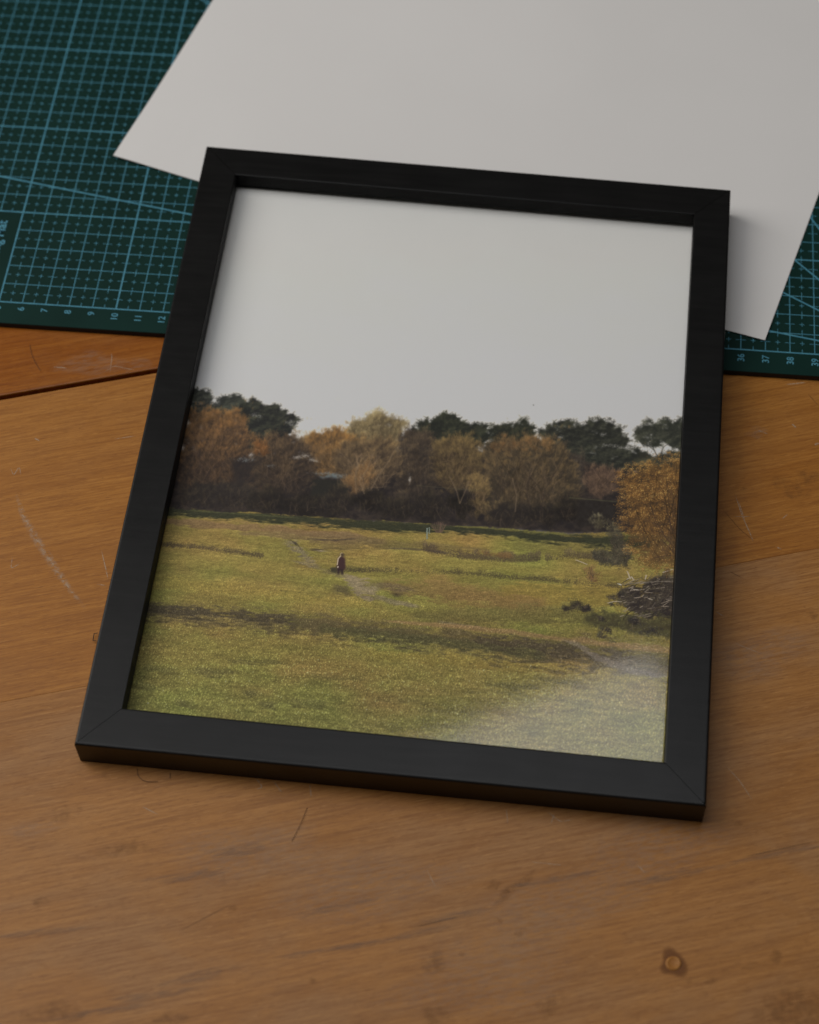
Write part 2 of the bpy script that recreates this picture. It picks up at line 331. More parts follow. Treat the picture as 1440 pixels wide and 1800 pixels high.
    band([(330, 897), (420, 903), (520, 910)], 1.6, (92, 92, 56), .5, .6)
    band([(900, 958), (1000, 964), (1070, 966)], 9, (118, 110, 58), .5, 1)
    # dry strips
    band([(280, 915), (360, 921), (450, 928), (560, 938), (640, 945)], [5, 6, 7, 7, 5], (134, 104, 72), .75, 1)
    band([(420, 938), (520, 943), (600, 948), (680, 952)], [3, 8, 9, 4], (126, 104, 70), .7, 1.2)
    band([(540, 948), (590, 950), (625, 947)], 1.6, (82, 68, 56), .8, .8)
    band([(560, 962), (640, 957), (740, 957), (860, 967)], [6, 9, 6, 3], (112, 96, 62), .5, 1.2)
    band([(680, 964), (730, 965), (790, 972)], 2, (92, 80, 62), .7, 1)
    # gully left of the walker
    band([(500, 955), (520, 962), (530, 970), (545, 984), (560, 994)], [4, 8, 9, 7, 4], (132, 118, 92), .75, 1.8)
    band([(510, 950), (524, 958), (529, 966)], 2.2, (66, 58, 50), .8, 1); band([(545, 966), (566, 968), (572, 965)], 2, (78, 66, 54), .8, 1)
    band([(556, 968), (574, 969)], 1.3, (178, 160, 122), .8, .4); band([(515, 985), (535, 990), (552, 995)], 2.5, (140, 126, 100), .6, 1)
    # scrub lines
    def scrub(pts, hgt, n, dark=(56, 46, 42), mid=(86, 72, 58), light=(122, 102, 78), a=.8):
        p = np.array(pts, float); L = rng.random(n)
        d = np.r_[0, np.cumsum(np.hypot(*np.diff(p, axis=0).T))]; d /= d[-1]
        x = np.interp(L, d, p[:, 0]); y = np.interp(L, d, p[:, 1])
        lump = np.interp(x, np.arange(200, 1300, 7.0), rng.random(158) ** 1.6); lump2 = np.interp(x, np.arange(200, 1300, 31.0), rng.random(36))
        keep = rng.random(n) < .12 + .85 * smooth(.18, .62, .55 * lump + .55 * lump2); x, y = x[keep], y[keep]; lump = lump[keep]; n = len(x)
        y = y + rng.normal(0, 1.8, n); prof = .25 + .75 * lump
        up = rng.random(n) ** 1.3 * hgt * prof
        cx, cy = to_cv(x + rng.normal(0, 2, n), y - up)
        s = np.clip(up / hgt + rng.normal(0, .3, n), 0, 1)[:, None]
        c = np.where(s < .6, C3(dark) + (C3(mid) - C3(dark)) * s / .6, C3(mid) + (C3(light) - C3(mid)) * (s - .6) / .4)
        ix = np.clip(cx.astype(int), 0, CW - 1); iy = np.clip(cy.astype(int), 0, CH - 1)
        return ix, iy, c, a
    later = []
    later.append(scrub([(285, 958), (330, 961), (370, 965), (420, 972), (462, 977)], 7, 3200, (58, 48, 45), (84, 72, 54), (118, 104, 62)))
    later.append(scrub([(575, 1004), (640, 1003), (700, 1004), (745, 1006), (800, 1007), (850, 1011), (905, 1017), (960, 1020), (1020, 1026), (1090, 1032)], 10, 7000, (54, 46, 42), (84, 74, 52), (116, 104, 60)))
    later.append(scrub([(745, 966), (770, 972), (800, 978), (850, 982), (900, 986), (950, 984)], 19, 9000, (62, 50, 46), (92, 76, 64), (120, 100, 80)))
    later.append(scrub([(960, 984), (1000, 978), (1040, 980), (1090, 992)], 15, 4200, (66, 56, 48), (98, 84, 64), (132, 112, 84)))
    later.append(scrub([(840, 972), (870, 976), (900, 980)], 10, 1500, (120, 86, 50), (140, 104, 60), (158, 120, 72)))
    # middle field
    band([(880, 1040), (980, 1046), (1080, 1050), (1180, 1056)], [16, 22, 22, 18], (152, 126, 56), .6, 1)
    band([(670, 1028), (760, 1036), (860, 1052), (960, 1062)], [10, 18, 18, 10], (136, 106, 62), .65, 1)
    band([(720, 1080), (820, 1082), (940, 1080), (1060, 1085)], [8, 14, 16, 12], (104, 94, 52), .6, 1)
    band([(230, 1020), (380, 1034), (520, 1050), (660, 1066)], [10, 13, 11, 5], (160, 138, 62), .42, 1.1)
    band([(240, 985), (380, 990), (500, 1000), (570, 1014)], [6, 8, 8, 4], (154, 136, 64), .35, 1.1)
    band([(640, 1148), (800, 1160), (950, 1176), (1080, 1190)], [7, 10, 10, 5], (154, 128, 54), .40, 1.1)
    band([(600, 985), (720, 986), (860, 996), (1000, 1006)], [5, 8, 7, 4], (152, 136, 64), .35, 1.1)
    # gravel path
    band([(600, 1014), (618, 1022), (635, 1034), (652, 1040), (668, 1036)], [5, 11, 15, 13, 6], (146, 128, 104), .8, 1.3)
    band([(552, 994), (575, 1003), (606, 1014)], [3, 4, 5], (124, 110, 80), .4, 1.6)
    band([(585, 1034), (605, 1036), (618, 1042)], 8, (88, 76, 58), .6, 1)
    band([(655, 1026), (700, 1033), (730, 1038)], [6, 7, 3], (108, 92, 70), .6, 1)
    band([(655, 1048), (690, 1058), (735, 1066)], [4, 5, 3], (128, 114, 88), .7, 1); band([(690, 1060), (712, 1062), (736, 1066)], 1.4, (166, 150, 116), .4, 1.6)
    band([(690, 1045), (699, 1046), (706, 1045)], 4, (70, 58, 44), .9, .4)
    band([(770, 1092), (800, 1097), (850, 1103)], 3, (134, 118, 92), .6, 1)
    # long hollow in shade and the dry lip above it
    band([(180, 1068), (260, 1074), (330, 1080), (420, 1088), (520, 1097), (620, 1106), (720, 1118), (820, 1128), (920, 1138), (1010, 1146), (1100, 1160), (1210, 1172)], [13, 15, 18, 18, 17, 18, 20, 22, 24, 25, 24, 20], (88, 76, 52), .80, 1.2, soft=.8)
    band([(200, 1066), (300, 1074), (420, 1083), (520, 1094)], 8, (68, 60, 48), .6, 2.0)
    band([(560, 1108), (700, 1120), (850, 1138), (960, 1150)], 10, (76, 76, 44), .5, 1.2)
    band([(830, 1122), (930, 1134), (1050, 1150), (1120, 1155)], 9, (74, 63, 50), .55, 2.0)
    band([(680, 1092), (760, 1097), (830, 1103), (900, 1110), (960, 1119), (1030, 1127), (1110, 1136), (1210, 1146)], [2, 4, 5, 5, 4, 5, 6, 6], (150, 118, 76), .75, .8)
    band([(990, 1124), (1020, 1135), (1044, 1152), (1075, 1165), (1120, 1180), (1180, 1190)], [3, 5, 7, 7, 6, 5], (134, 120, 104), .6, .8)
    band([(1080, 1168), (1140, 1176), (1200, 1184)], 12, (108, 96, 78), .6, 1)
    # lower meadow: greener, darker tussocks
    band([(180, 1150), (420, 1150), (640, 1165), (900, 1195), (1210, 1215)], [22, 26, 28, 26, 20], (128, 114, 54), .45, 1)
    for cx_, cy_, hw, L, a in ((450, 1162, 4, 50, .6), (380, 1180, 4, 40, .6), (362, 1184, 5, 30, .6), (280, 1176, 4, 30, .5), (440, 1217, 4, 14, .9), (325, 1238, 5, 16, .9), (470, 1239, 5, 18, .9), (540, 1238, 6, 34, .6), (800, 1250, 5, 60, .55), (900, 1206, 5, 50, .75), (980, 1198, 5, 40, .7), (870, 1218, 4, 50, .5), (1010, 1235, 5, 30, .5), (780, 1278, 4, 30, .6), (930, 1285, 4, 22, .6), (1100, 1268, 4, 24, .5), (1110, 1300, 5, 30, .5), (700, 1232, 4, 50, .4), (590, 1190, 4, 50, .4), (660, 1276, 6, 50, .4), (250, 1210, 5, 30, .5), (1000, 1318, 5, 30, .5), (1140, 1240, 4, 20, .5)):
        band([(cx_ - L, cy_ - 3), (cx_, cy_), (cx_ + L, cy_ + 3)], hw, (84, 78, 46), a * .7, 1.8)
    g = smooth(1150, 1300, Y)[..., None]
    f[:] = f * (1 - .4 * g) + C3((110, 106, 54)) * .4 * g
    # grass relief: clumps stretched along the ground, finer far away
    near = smooth(0, 330, Y - top)
    rel = 1 + (.035 + .03 * near) * nz_h2 + .045 * nz_h3 + .05 * white + .06 * vnoise(4, 3, 31, 2, .8)
    fe = (nz_h3 - np.roll(nz_h3, (2, 3), (0, 1))) * .03 + (nz_h2 - np.roll(nz_h2, (3, 5), (0, 1))) * .025
    f *= (rel + fe)[..., None]
    img[:] = img * (1 - fm[..., None]) + f * fm[..., None]
    # blades catching the sun and dark gaps between them
    sl = (slice(0, CH), slice(0, CW))
    for n, gain, (w_, h_), lo in ((120000, 1.13, (1, 1), 12), (90000, .86, (1, 1), 12), (30000, 1.20, (1, 2), 100), (28000, .80, (1, 2), 100), (9000, 1.36, (1, 2), 150), (4500, 1.55, (1, 2), 220)):
        x, y = sample(sl, smooth(lo, lo + 60, D) * (.75 + .3 * np.clip(.5 + nz_h3 + nz_h2, 0, 2)), n)
        ix, iy = np.minimum(x.astype(int), CW - 1), np.minimum(y.astype(int), CH - 1)
        c = img[iy, ix] * gain * rng.uniform(.9, 1.1, n)[:, None].astype(np.float32) + (C3((6, 8, 10)) if gain > 1.3 else 0)
        dab(x, y, c.astype(np.float32), w_, h_, .75)
    for ix, iy, c, a in later:
        dab(ix, iy, c.astype(np.float32), 1, 2, a * .55)
    # posts, thin bare bush
    for px_, y0_, y1_, w_ in ((750, 928, 947, 3), (754.5, 927, 938, 2)):
        line((px_, px_), (y0_, y1_), (128, 140, 128), .85, w_)
    for _ in range(26):
        q = rng.uniform(-1, 1); line((772 + q * 5, 771 + q * 13 + rng.normal(0, 2)), (936, 917 + abs(q) * 6), (112, 88, 72), .6)
    # small earth tufts
    for _ in range(90):
        cx_ = rng.uniform(300, 1080); cy_ = rng.uniform(1040, 1060) + (cx_ - 300) * .05
    # ---- brush heap and logs on the right
    def heap(pts, dark, mid, light, n, **k): foliage(pts, dark, mid, light, n, top=.3, ntwig=k.get('tw', 10), twig=(110, 92, 74), dens=k.get('dens', .75), airy=3, warp=11, brush=.3)
    heap([(1030, 968), (1050, 958), (1075, 962), (1090, 975), (1088, 992), (1050, 990)], (62, 58, 50), (88, 80, 62), (116, 104, 76), 1400, dens=.45)
    heap([(1060, 925), (1085, 920), (1110, 960), (1110, 1000), (1085, 1000), (1075, 960)], (64, 58, 48), (96, 86, 62), (128, 112, 74), 2600, dens=.6)
    heap([(1025, 1004), (1040, 992), (1055, 1000), (1052, 1025), (1030, 1024)], (112, 80, 50), (138, 98, 58), (158, 116, 72), 700, dens=.4)
    heap([(985, 1062), (1005, 1054), (1022, 1056), (1042, 1066), (1040, 1076), (990, 1078)], (56, 48, 40), (84, 76, 46), (128, 120, 62), 1500)
    heap([(1070, 1050), (1090, 1030), (1130, 1020), (1190, 1000), (1205, 1005), (1205, 1100), (1150, 1090), (1110, 1075)], (52, 44, 42), (88, 76, 58), (128, 112, 82), 6000, dens=.7)
    heap([(1020, 1080), (1060, 1070), (1110, 1075), (1180, 1085), (1205, 1100), (1205, 1125), (1110, 1115), (1040, 1105)], (66, 60, 40), (94, 88, 46), (126, 116, 58), 5000, dens=.55)
    for cx_, cy_, rx, ry in ((1052, 1085, 11, 6), (1115, 1092, 20, 8), (1068, 1107, 10, 5), (1054, 1121, 9, 4), (1090, 1062, 14, 4), (1085, 1046, 10, 6), (1150, 1105, 24, 5), (1030, 1066, 10, 6)):
        th = np.linspace(0, 2 * np.pi, 8)[:-1]
        heap([(cx_ + rx * math.cos(a), cy_ + ry * math.sin(a)) for a in th], (46, 40, 40), (62, 54, 44), (92, 82, 52), 500, dens=.9)
    line((1087, 1110, 1140, 1190), (1027, 1026, 1023, 1021), (118, 108, 94), .95, 4); line((1087, 1120), (1029, 1028), (60, 52, 48), .8, 2); line((1086, 1090), (1026, 1028), (206, 194, 176), .9, 4)
    for _ in range(170):
        bx = rng.uniform(1090, 1198); by = 1010 + rng.random() * 70 + (1195 - bx) * .1; an = rng.normal(-.22, .32); L = rng.uniform(3, 15); v = rng.uniform(.25, 1.0) ** 1.4
        line((bx, bx + L * math.cos(an)), (by, by + L * math.sin(an)), C3((178, 160, 138)) * v, .8, 1 if rng.random() < .6 else 2)
    for pts in ([(1102, 1018), (1110, 1014), (1114, 1020)], [(1108, 1018), (1104, 1008), (1102, 1004)], [(1134, 1018), (1136, 1011)], [(1012, 984), (1022, 988), (1032, 992)], [(1110, 1035), (1120, 1037)], [(1140, 1052), (1146, 1054)], [(1068, 1060), (1080, 1057), (1092, 1058)], [(1165, 1006), (1182, 1001), (1192, 1008)]):
        line([p[0] for p in pts], [p[1] for p in pts], (190, 176, 156), .85, 2)
    # bright autumn tree at the right edge
    foliage([(1088, 850), (1090, 828), (1100, 812), (1112, 826), (1126, 822), (1140, 800), (1150, 808), (1168, 815), (1186, 795), (1212, 790), (1212, 1012), (1165, 1006), (1128, 996), (1112, 968), (1098, 946), (1094, 920), (1082, 905), (1092, 880)], (92, 68, 42), (150, 100, 42), (204, 152, 76), 46000, top=.2, brush=.1, airy=12, dens=.5, ntwig=150, twig=(104, 78, 54), clump=.9, base=(1190, 1000))
    for tr in ([(1190, 968), (1170, 945), (1152, 915), (1142, 885)], [(1196, 985), (1178, 965), (1162, 948)], [(1196, 980), (1178, 976), (1150, 980)], [(1196, 950), (1180, 930), (1174, 900)]):
        trunk(tr, (74, 56, 44), 2, .75)
    x, y = to_cv(rng.uniform(1090, 1198, 1500), rng.uniform(815, 995, 1500)); ix = np.clip(x.astype(int), 0, CW - 1); iy = np.clip(y.astype(int), 0, CH - 1)
    k = (img[iy, ix, 0] > 118) & (img[iy, ix, 2] < 80); dab(x[k], y[k], np.repeat(C3((222, 180, 104))[None], k.sum(), 0), 1, 1, .8)

    # ---- the walker on the path: bare head, dark coat, rim light on the left side
    def blob(pts, col, a=1.0):
        px, py = to_cv(*np.array(pts, float).T)
        y0, y1, x0, x1 = int(py.min()) - 2, int(py.max()) + 3, int(px.min()) - 2, int(px.max()) + 3
        sl = (slice(y0, y1), slice(x0, x1)); gx, gy = jj[sl], ii[sl]; ins = np.zeros(gx.shape, bool); n = len(px)
        for k in range(n):
            ax, ay, bx, by = px[k], py[k], px[(k + 1) % n], py[(k + 1) % n]
            if ay != by: ins ^= ((ay > gy) != (by > gy)) & (gx < (bx - ax) * (gy - ay) / (by - ay) + ax)
        m = blur(ins.astype(np.float32), 1)[..., None] * a * .999
        img[sl] = img[sl] * (1 - m) + C3(col) * m
    blob([(592, 1003), (592, 996), (580, 998), (583, 1006), (592, 1007)], (58, 54, 44), .8)
    blob([(592, 994), (593, 1009), (596.5, 1009), (598, 1001), (600, 1009.5), (603, 1009.5), (605, 998), (606, 992)], (52, 38, 42))
    blob([(592.5, 997), (593, 985), (595.5, 979), (599, 977.5), (604, 978.5), (606.5, 982), (607, 1001), (603.5, 1001), (600, 1000), (594, 1000)], (72, 48, 48))
    blob([(598.6, 976), (598.6, 973.5), (601, 972), (604, 972.8), (605, 975.5), (604, 978), (600, 978.5)], (78, 64, 52))
    line((598.8, 598.6, 600, 602.5), (977, 974.2, 972.3, 971.8), (196, 176, 138), .9, 1)
    line((592.6, 593, 594.2, 596.5, 598.5), (993, 987, 982, 979, 977.5), (198, 176, 148), .9, 2)
    line((593.6, 594), (995.5, 997.5), (206, 186, 164), .9, 2)
    # bird
    x, y = to_cv(np.array([937.0, 937.6]), np.array([711.0, 712.0])); dab(x, y, np.repeat(C3((110, 108, 104))[None], 2, 0), 2, 2, .8)
    lum = (img * C3((.3, .59, .11))).sum(-1, keepdims=True)
    sat = np.where(fm[..., None] > .5, .86, .90).astype(np.float32)
    img[:] = lum + (img - lum) * sat
    img[:] = np.clip(img, 8, 235)
    return img

# ---------------------------------------------------------------- helpers
def tag(o, label=None, cat=None, group=None, kind=None):
    if label: o['label'] = label
    if cat: o['category'] = cat
    if group: o['group'] = group
    if kind: o['kind'] = kind
    return o

def empty(name, loc=(0, 0, 0)):
    o = bpy.data.objects.new(name, None); o.location = [c * CM for c in loc]; o.empty_display_size = .02; COL.objects.link(o); return o

def mesh_object(name, verts, faces, mat, parent=None, smooth_faces=False):
    """verts in centimetres, in the parent's space"""
    me = bpy.data.meshes.new(name); me.from_pydata([[float(c) * CM for c in v] for v in verts], [], faces); me.update()
    if smooth_faces:
        for p in me.polygons: p.use_smooth = True
    o = bpy.data.objects.new(name, me); COL.objects.link(o)
    if mat: me.materials.append(mat)
    if parent: o.parent = parent
    return o

class N:
    """short-hand for building node trees"""
    def __init__(self, name):
        self.m = bpy.data.materials.new(name); self.m.use_nodes = True; self.t = self.m.node_tree
        self.b = self.t.nodes['Principled BSDF']; self.out = self.t.nodes['Material Output']
    def n(self, kind, **kw):
        nd = self.t.nodes.new(kind)
        for k, v in kw.items(): setattr(nd, k, v)
        return nd
    def put(self, sock, v):
        if hasattr(v, 'is_linked') or isinstance(v, bpy.types.NodeSocket): self.t.links.new(v, sock)
        elif v is not None:
            if isinstance(v, (tuple, list)) and len(v) == 3 and sock.type == 'RGBA': v = (*v, 1)
            sock.default_value = v
    def math(self, op, a, b=None, c=None, clamp=False):
        nd = self.n('ShaderNodeMath', operation=op, use_clamp=clamp)
        for i, v in enumerate((a, b, c)): self.put(nd.inputs[i], v)
        return nd.outputs[0]
    def map(self, x, a, b, c=0.0, d=1.0):
        nd = self.n('ShaderNodeMapRange'); nd.interpolation_type = 'SMOOTHSTEP'
        for i, v in enumerate((x, a, b, c, d)): self.put(nd.inputs[i], v)
        return nd.outputs[0]
    def mix(self, f, a, b, blend='MIX'):
        nd = self.n('ShaderNodeMix', data_type='RGBA', blend_type=blend)
        self.put(nd.inputs[0], f); self.put(nd.inputs[6], a); self.put(nd.inputs[7], b); return nd.outputs[2]
    def coords(self, scale=(1, 1, 1), kind='Object', rot=(0, 0, 0)):
        tc = self.n('ShaderNodeTexCoord'); mp = self.n('ShaderNodeMapping')
        self.t.links.new(tc.outputs[kind], mp.inputs[0]); mp.inputs['Scale'].default_value = scale; mp.inputs['Rotation'].default_value = rot
        return mp.outputs[0]
    def noise(self, vec, scale, detail=4, rough=.55, dist=0.0):
        nd = self.n('ShaderNodeTexNoise'); self.t.links.new(vec, nd.inputs['Vector'])
        nd.inputs['Scale'].default_value = scale; nd.inputs['Detail'].default_value = detail
        nd.inputs['Roughness'].default_value = rough; nd.inputs['Distortion'].default_value = dist
        return nd.outputs['Fac']
    def bump(self, h, strength, dist):
        nd = self.n('ShaderNodeBump'); nd.inputs['Strength'].default_value = strength; nd.inputs['Distance'].default_value = dist
        self.t.links.new(h, nd.inputs['Height']); self.t.links.new(nd.outputs[0], self.b.inputs['Normal'])
    def done(self, col=None, rough=None, spec=None):
        if col is not None: self.put(self.b.inputs['Base Color'], col)
        if rough is not None: self.put(self.b.inputs['Roughness'], rough)
        if spec is not None: self.put(self.b.inputs['Specular IOR Level'], spec)
        return self.m

# ---------------------------------------------------------------- materials
def wood(name, dark, mid, light, worn, worn_amt, seed, rough=.45):
    k = N(name)
    def C(sx, sy, off):
        v = k.coords((sx, sy, 1)); a = k.n('ShaderNodeVectorMath', operation='ADD'); k.put(a.inputs[0], v); a.inputs[1].default_value = (seed * 3.7 + off, seed * 1.9 + off * .7, seed * .33 + off); return a.outputs[0]
    broad = k.noise(C(1.0, 7, 0), 4.0, 4, .55, .5)           # wide bands of heartwood
    rings = k.noise(C(.9, 30, 3), 9.0, 6, .66, .6)           # growth lines
    fine = k.noise(C(5, 95, 6), 9.0, 6, .70, .2)             # hair-fine grain
    pores = k.noise(C(26, 300, 9), 9.0, 3, .6, .2)           # short dark dashes
    pale = k.noise(C(22, 240, 21), 9.0, 2, .5, .2)           # pale flecks between them
    blotch = k.noise(C(3.0, 6, 12), 5.0, 6, .62, .4)
    speck = k.noise(C(60, 90, 15), 9.0, 2, .5)
    t = k.math('ADD', k.math('MULTIPLY', broad, .62), k.math('MULTIPLY', rings, .38))
    c = k.mix(k.map(t, .36, .62), dark, mid)
    c = k.mix(k.map(rings, .50, .70, 0, .55), c, light)
    c = k.mix(k.math('MULTIPLY', k.map(blotch, .40, .66), worn_amt), c, worn)
    c = k.mix(k.map(rings, .34, .44, .20, 0), c, (dark[0] * .74, dark[1] * .70, dark[2] * .7))
    c = k.mix(k.map(fine, .36, .56, .50, 0), c, (dark[0] * .66, dark[1] * .58, dark[2] * .52))
    c = k.mix(k.map(fine, .54, .72, 0, .40), c, (light[0] * 1.08, light[1] * 1.12, light[2] * 1.2))
    c = k.mix(k.map(pores, .55, .66, 0, .45), c, (dark[0] * .52, dark[1] * .44, dark[2] * .40))
    c = k.mix(k.map(pale, .60, .72, 0, .40), c, (min(1, light[0] * 1.2), light[1] * 1.3, light[2] * 1.6))
    c = k.mix(k.map(speck, .70, .76, 0, .35), c, (dark[0] * .4, dark[1] * .35, dark[2] * .3))
    h = k.math('ADD', k.math('MULTIPLY', fine, .6), k.math('MULTIPLY', pores, -.8))
    k.bump(h, .45, .00014)
    r = k.math('ADD', k.math('MULTIPLY', blotch, .18), k.math('ADD', k.math('MULTIPLY', fine, .14), rough - .16))
    return k.done(c, r, .30)

W_BACK = wood('varnished_wood_orange', (.27, .076, .005), (.33, .102, .008), (.40, .140, .015), (.34, .15, .04), .25, 1.0, .36)
W_MID = wood('wood_honey', (.35, .130, .017), (.42, .166, .024), (.49, .208, .036), (.40, .180, .046), .30, 2.0, .46)
W_FRONT = wood('wood_worn', (.35, .146, .031), (.42, .184, .044), (.49, .228, .062), (.38, .197, .080), .70, 3.0, .48)

def plain(name, col, rough, spec=.5): return N(name).done(col, rough, spec)
M_GAP = plain('dark_filler', (.012, .007, .004), .9, .1)  # near-black filling at the bottom of the groove between the boards

def black_lacquer(name, rot):
    k = N(name); v = k.coords((2, 26, 26), 'Object', (0, 0, rot))
    g = k.noise(v, 14, 5, .65, .3); s = k.noise(k.coords((1, 1, 1)), 900, 2, .5); p = k.noise(k.coords((1, 1, 1)), 60, 4, .6)
    c = k.mix(k.map(g, .35, .7), (.0045, .0044, .0043), (.0075, .0072, .0070))
    k.bump(k.math('ADD', g, k.math('MULTIPLY', s, .5)), .12, .0002)
    return k.done(c, k.math('ADD', k.math('MULTIPLY', p, .12), .27), .27)
M_LACQ_X = black_lacquer('black_lacquer_long', 0.0); M_LACQ_Y = black_lacquer('black_lacquer_side', math.pi / 2)

M_LIP = plain('black_matte_edge', (.0065, .0062, .006), .55, .10)
def mat_green():
    k = N('cutting_mat_green'); v = k.coords(); n = k.noise(v, 2600, 2, .5); b = k.noise(v, 30, 4, .6); sc = k.noise(k.coords((30, 900, 1), 'Object', (0, 0, .5)), 6, 3, .6)
    c = k.mix(k.map(b, .3, .7), (.0045, .025, .020), (.006, .031, .025))
    c = k.mix(k.map(sc, .68, .74, 0, .15), c, (.05, .08, .075))
    k.bump(n, .35, .00008)
    return k.done(c, .5, .12)
M_MAT = mat_green()
M_CORE = plain('mat_black_core', (.022, .018, .016), .7, .3)
k = N('mat_print_teal'); b = k.noise(k.coords(), 260, 3, .6); M_LINE = k.done(k.mix(k.map(b, .35, .7), (.06, .235, .33), (.085, .30, .40)), .55, .35)

k = N('white_card'); v = k.coords(); b = k.noise(v, 9, 4, .5); n = k.noise(v, 1800, 3, .6); k.bump(n, .10, .00006)
M_CARD = k.done(k.mix(k.map(b, .3, .7), (.775, .755, .735), (.80, .78, .76)), .62, .3)

k = N('printed_photograph'); at_n = k.n('ShaderNodeAttribute', attribute_name='ink'); M_PRINT = k.done(at_n.outputs['Color'], .55, .2)
M_BOARD = plain('grey_board', (.2, .17, .14), .9, .2)

def clear_glass():
    """thin pane: straight-through light plus a mirror layer on its upper face"""
    k = N('clear_glass'); t = k.t
    tr = k.n('ShaderNodeBsdfTransparent'); gl = k.n('ShaderNodeBsdfGlossy'); gl.inputs['Roughness'].default_value = .075
    fr = k.n('ShaderNodeFresnel'); fr.inputs['IOR'].default_value = 1.5; ge = k.n('ShaderNodeNewGeometry')
    f = k.math('MULTIPLY', k.math('MULTIPLY', fr.outputs[0], 1.7), k.math('SUBTRACT', 1.0, ge.outputs['Backfacing']), clamp=True)
    mx = k.n('ShaderNodeMixShader'); k.put(mx.inputs[0], f); t.links.new(tr.outputs[0], mx.inputs[1]); t.links.new(gl.outputs[0], mx.inputs[2])
    tr.inputs[0].default_value = (1, 1, 1, 1)
    t.links.new(mx.outputs[0], k.out.inputs[0]); return k.m
M_GLASS = clear_glass()

def mark(name, col, alpha, scale, stretch=(1, 1, 1), lo=.4, hi=.6, rough=.6):
    """worn or stained patch: fades at its rim ('fade' attribute) and breaks up with noise"""
    k = N(name); t = k.t; a = k.n('ShaderNodeAttribute', attribute_name='fade')
    n = k.noise(k.coords(stretch), scale, 4, .65)
    f = k.math('MULTIPLY', k.math('MULTIPLY', a.outputs['Fac'], k.map(n, lo, hi)), alpha, clamp=True)
    tr = k.n('ShaderNodeBsdfTransparent'); mx = k.n('ShaderNodeMixShader'); k.put(mx.inputs[0], f)
    t.links.new(tr.outputs[0], mx.inputs[1]); t.links.new(k.b.outputs[0], mx.inputs[2]); t.links.new(mx.outputs[0], k.out.inputs[0])
    return k.done(col, rough, .4)
M_SCRATCH = mark('pale_scratch', (.58, .42, .28), .75, 900, lo=.3, hi=.55)
M_RUB = mark('rubbed_varnish', (.60, .45, .31), .55, 520, lo=.40, hi=.60)
M_DARKSCR = mark('dark_scratch', (.10, .045, .015), .5, 400, lo=.2, hi=.5)
M_STAIN = mark('dark_stain', (.18, .075, .02), .30, 300, lo=.30, hi=.75)
M_HAZE = mark('pale_bloom', (.50, .36, .26), .20, 200, (1, 4, 1), lo=.35, hi=.65)
M_AMBER = mark('amber_drop', (.20, .068, .010), .8, 90, lo=.1, hi=.35, rough=.55)
M_GREY = mark('grey_streak', (.26, .17, .12), .38, 130, (1, 8, 1), lo=.30, hi=.7)
k = N('old_varnish'); M_DROP = k.done(k.mix(k.map(k.noise(k.coords(), 400, 3, .6), .35, .65), (.34, .135, .025), (.44, .20, .05)), .5, .3)
M_HAIR = plain('brown_hair', (.045, .018, .008), .5)

# ---------------------------------------------------------------- the table top: three boards, a groove and a tight glue joint
GRAIN = math.radians(17.2)
table = empty('table'); table.rotation_euler[2] = GRAIN
tag(table, 'worn orange brown wooden table top under everything', 'table')
GC, GS = math.cos(GRAIN), math.sin(GRAIN)
def to_table(p): return (p[0] * GC + p[1] * GS, -p[0] * GS + p[1] * GC)

def plank(y0, y1, mat, bevel, label):
    """board along the grain with eased edges, top at z = 0"""
    x0, x1, th, b = -22.0, 64.0, 2.2, bevel
    prof = [(y0, -th), (y0, -b), (y0 + b * .3, -b * .3), (y0 + b, 0), (y1 - b, 0), (y1 - b * .3, -b * .3), (y1, -b), (y1, -th)]
    n = len(prof); v = [(x0, a, c) for a, c in prof] + [(x1, a, c) for a, c in prof]
    f = [(i, (i + 1) % n, n + (i + 1) % n, n + i) for i in range(n)] + [tuple(range(n))[::-1], tuple(range(n, 2 * n))]
    o = mesh_object('plank', v, [q[::-1] for q in f], mat, table); o['label'] = label; return o
SEAM, JOINT = -6.31, -20.34
p_back = plank(SEAM + .12, 44, W_BACK, .07, 'glossy orange back board behind the groove')
p_mid = plank(JOINT + .003, SEAM - .12, W_MID, .012, 'honey brown middle board')
p_front = plank(-48, JOINT - .003, W_FRONT, .006, 'paler worn front board')
mesh_object('groove_tongue', [(-22, SEAM - .6, -.5), (64, SEAM - .6, -.5), (64, SEAM + .6, -.5), (-22, SEAM + .6, -.5), (-22, SEAM - .6, -.9), (64, SEAM - .6, -.9), (64, SEAM + .6, -.9), (-22, SEAM + .6, -.9)],
            [(0, 1, 2, 3), (7, 6, 5, 4), (0, 4, 5, 1), (1, 5, 6, 2), (2, 6, 7, 3), (3, 7, 4, 0)], M_GAP, table)

def board_of(y): return p_back if y > SEAM else (p_mid if y > JOINT else p_front)

_layer = [0]
def flat_mark(name, verts, faces, fade, mat, smooth_=False):
    _layer[0] += 1; z = .004 + .0001 * _layer[0]
    loc = [to_table(p) for p in verts]
    b = board_of(sum(q[1] for q in loc) / len(loc))
    o = mesh_object(name, [(q[0], q[1], z) for q in loc], faces, mat, b)
    at_ = o.data.attributes.new('fade', 'FLOAT', 'POINT'); at_.data.foreach_set('value', fade)
    return o

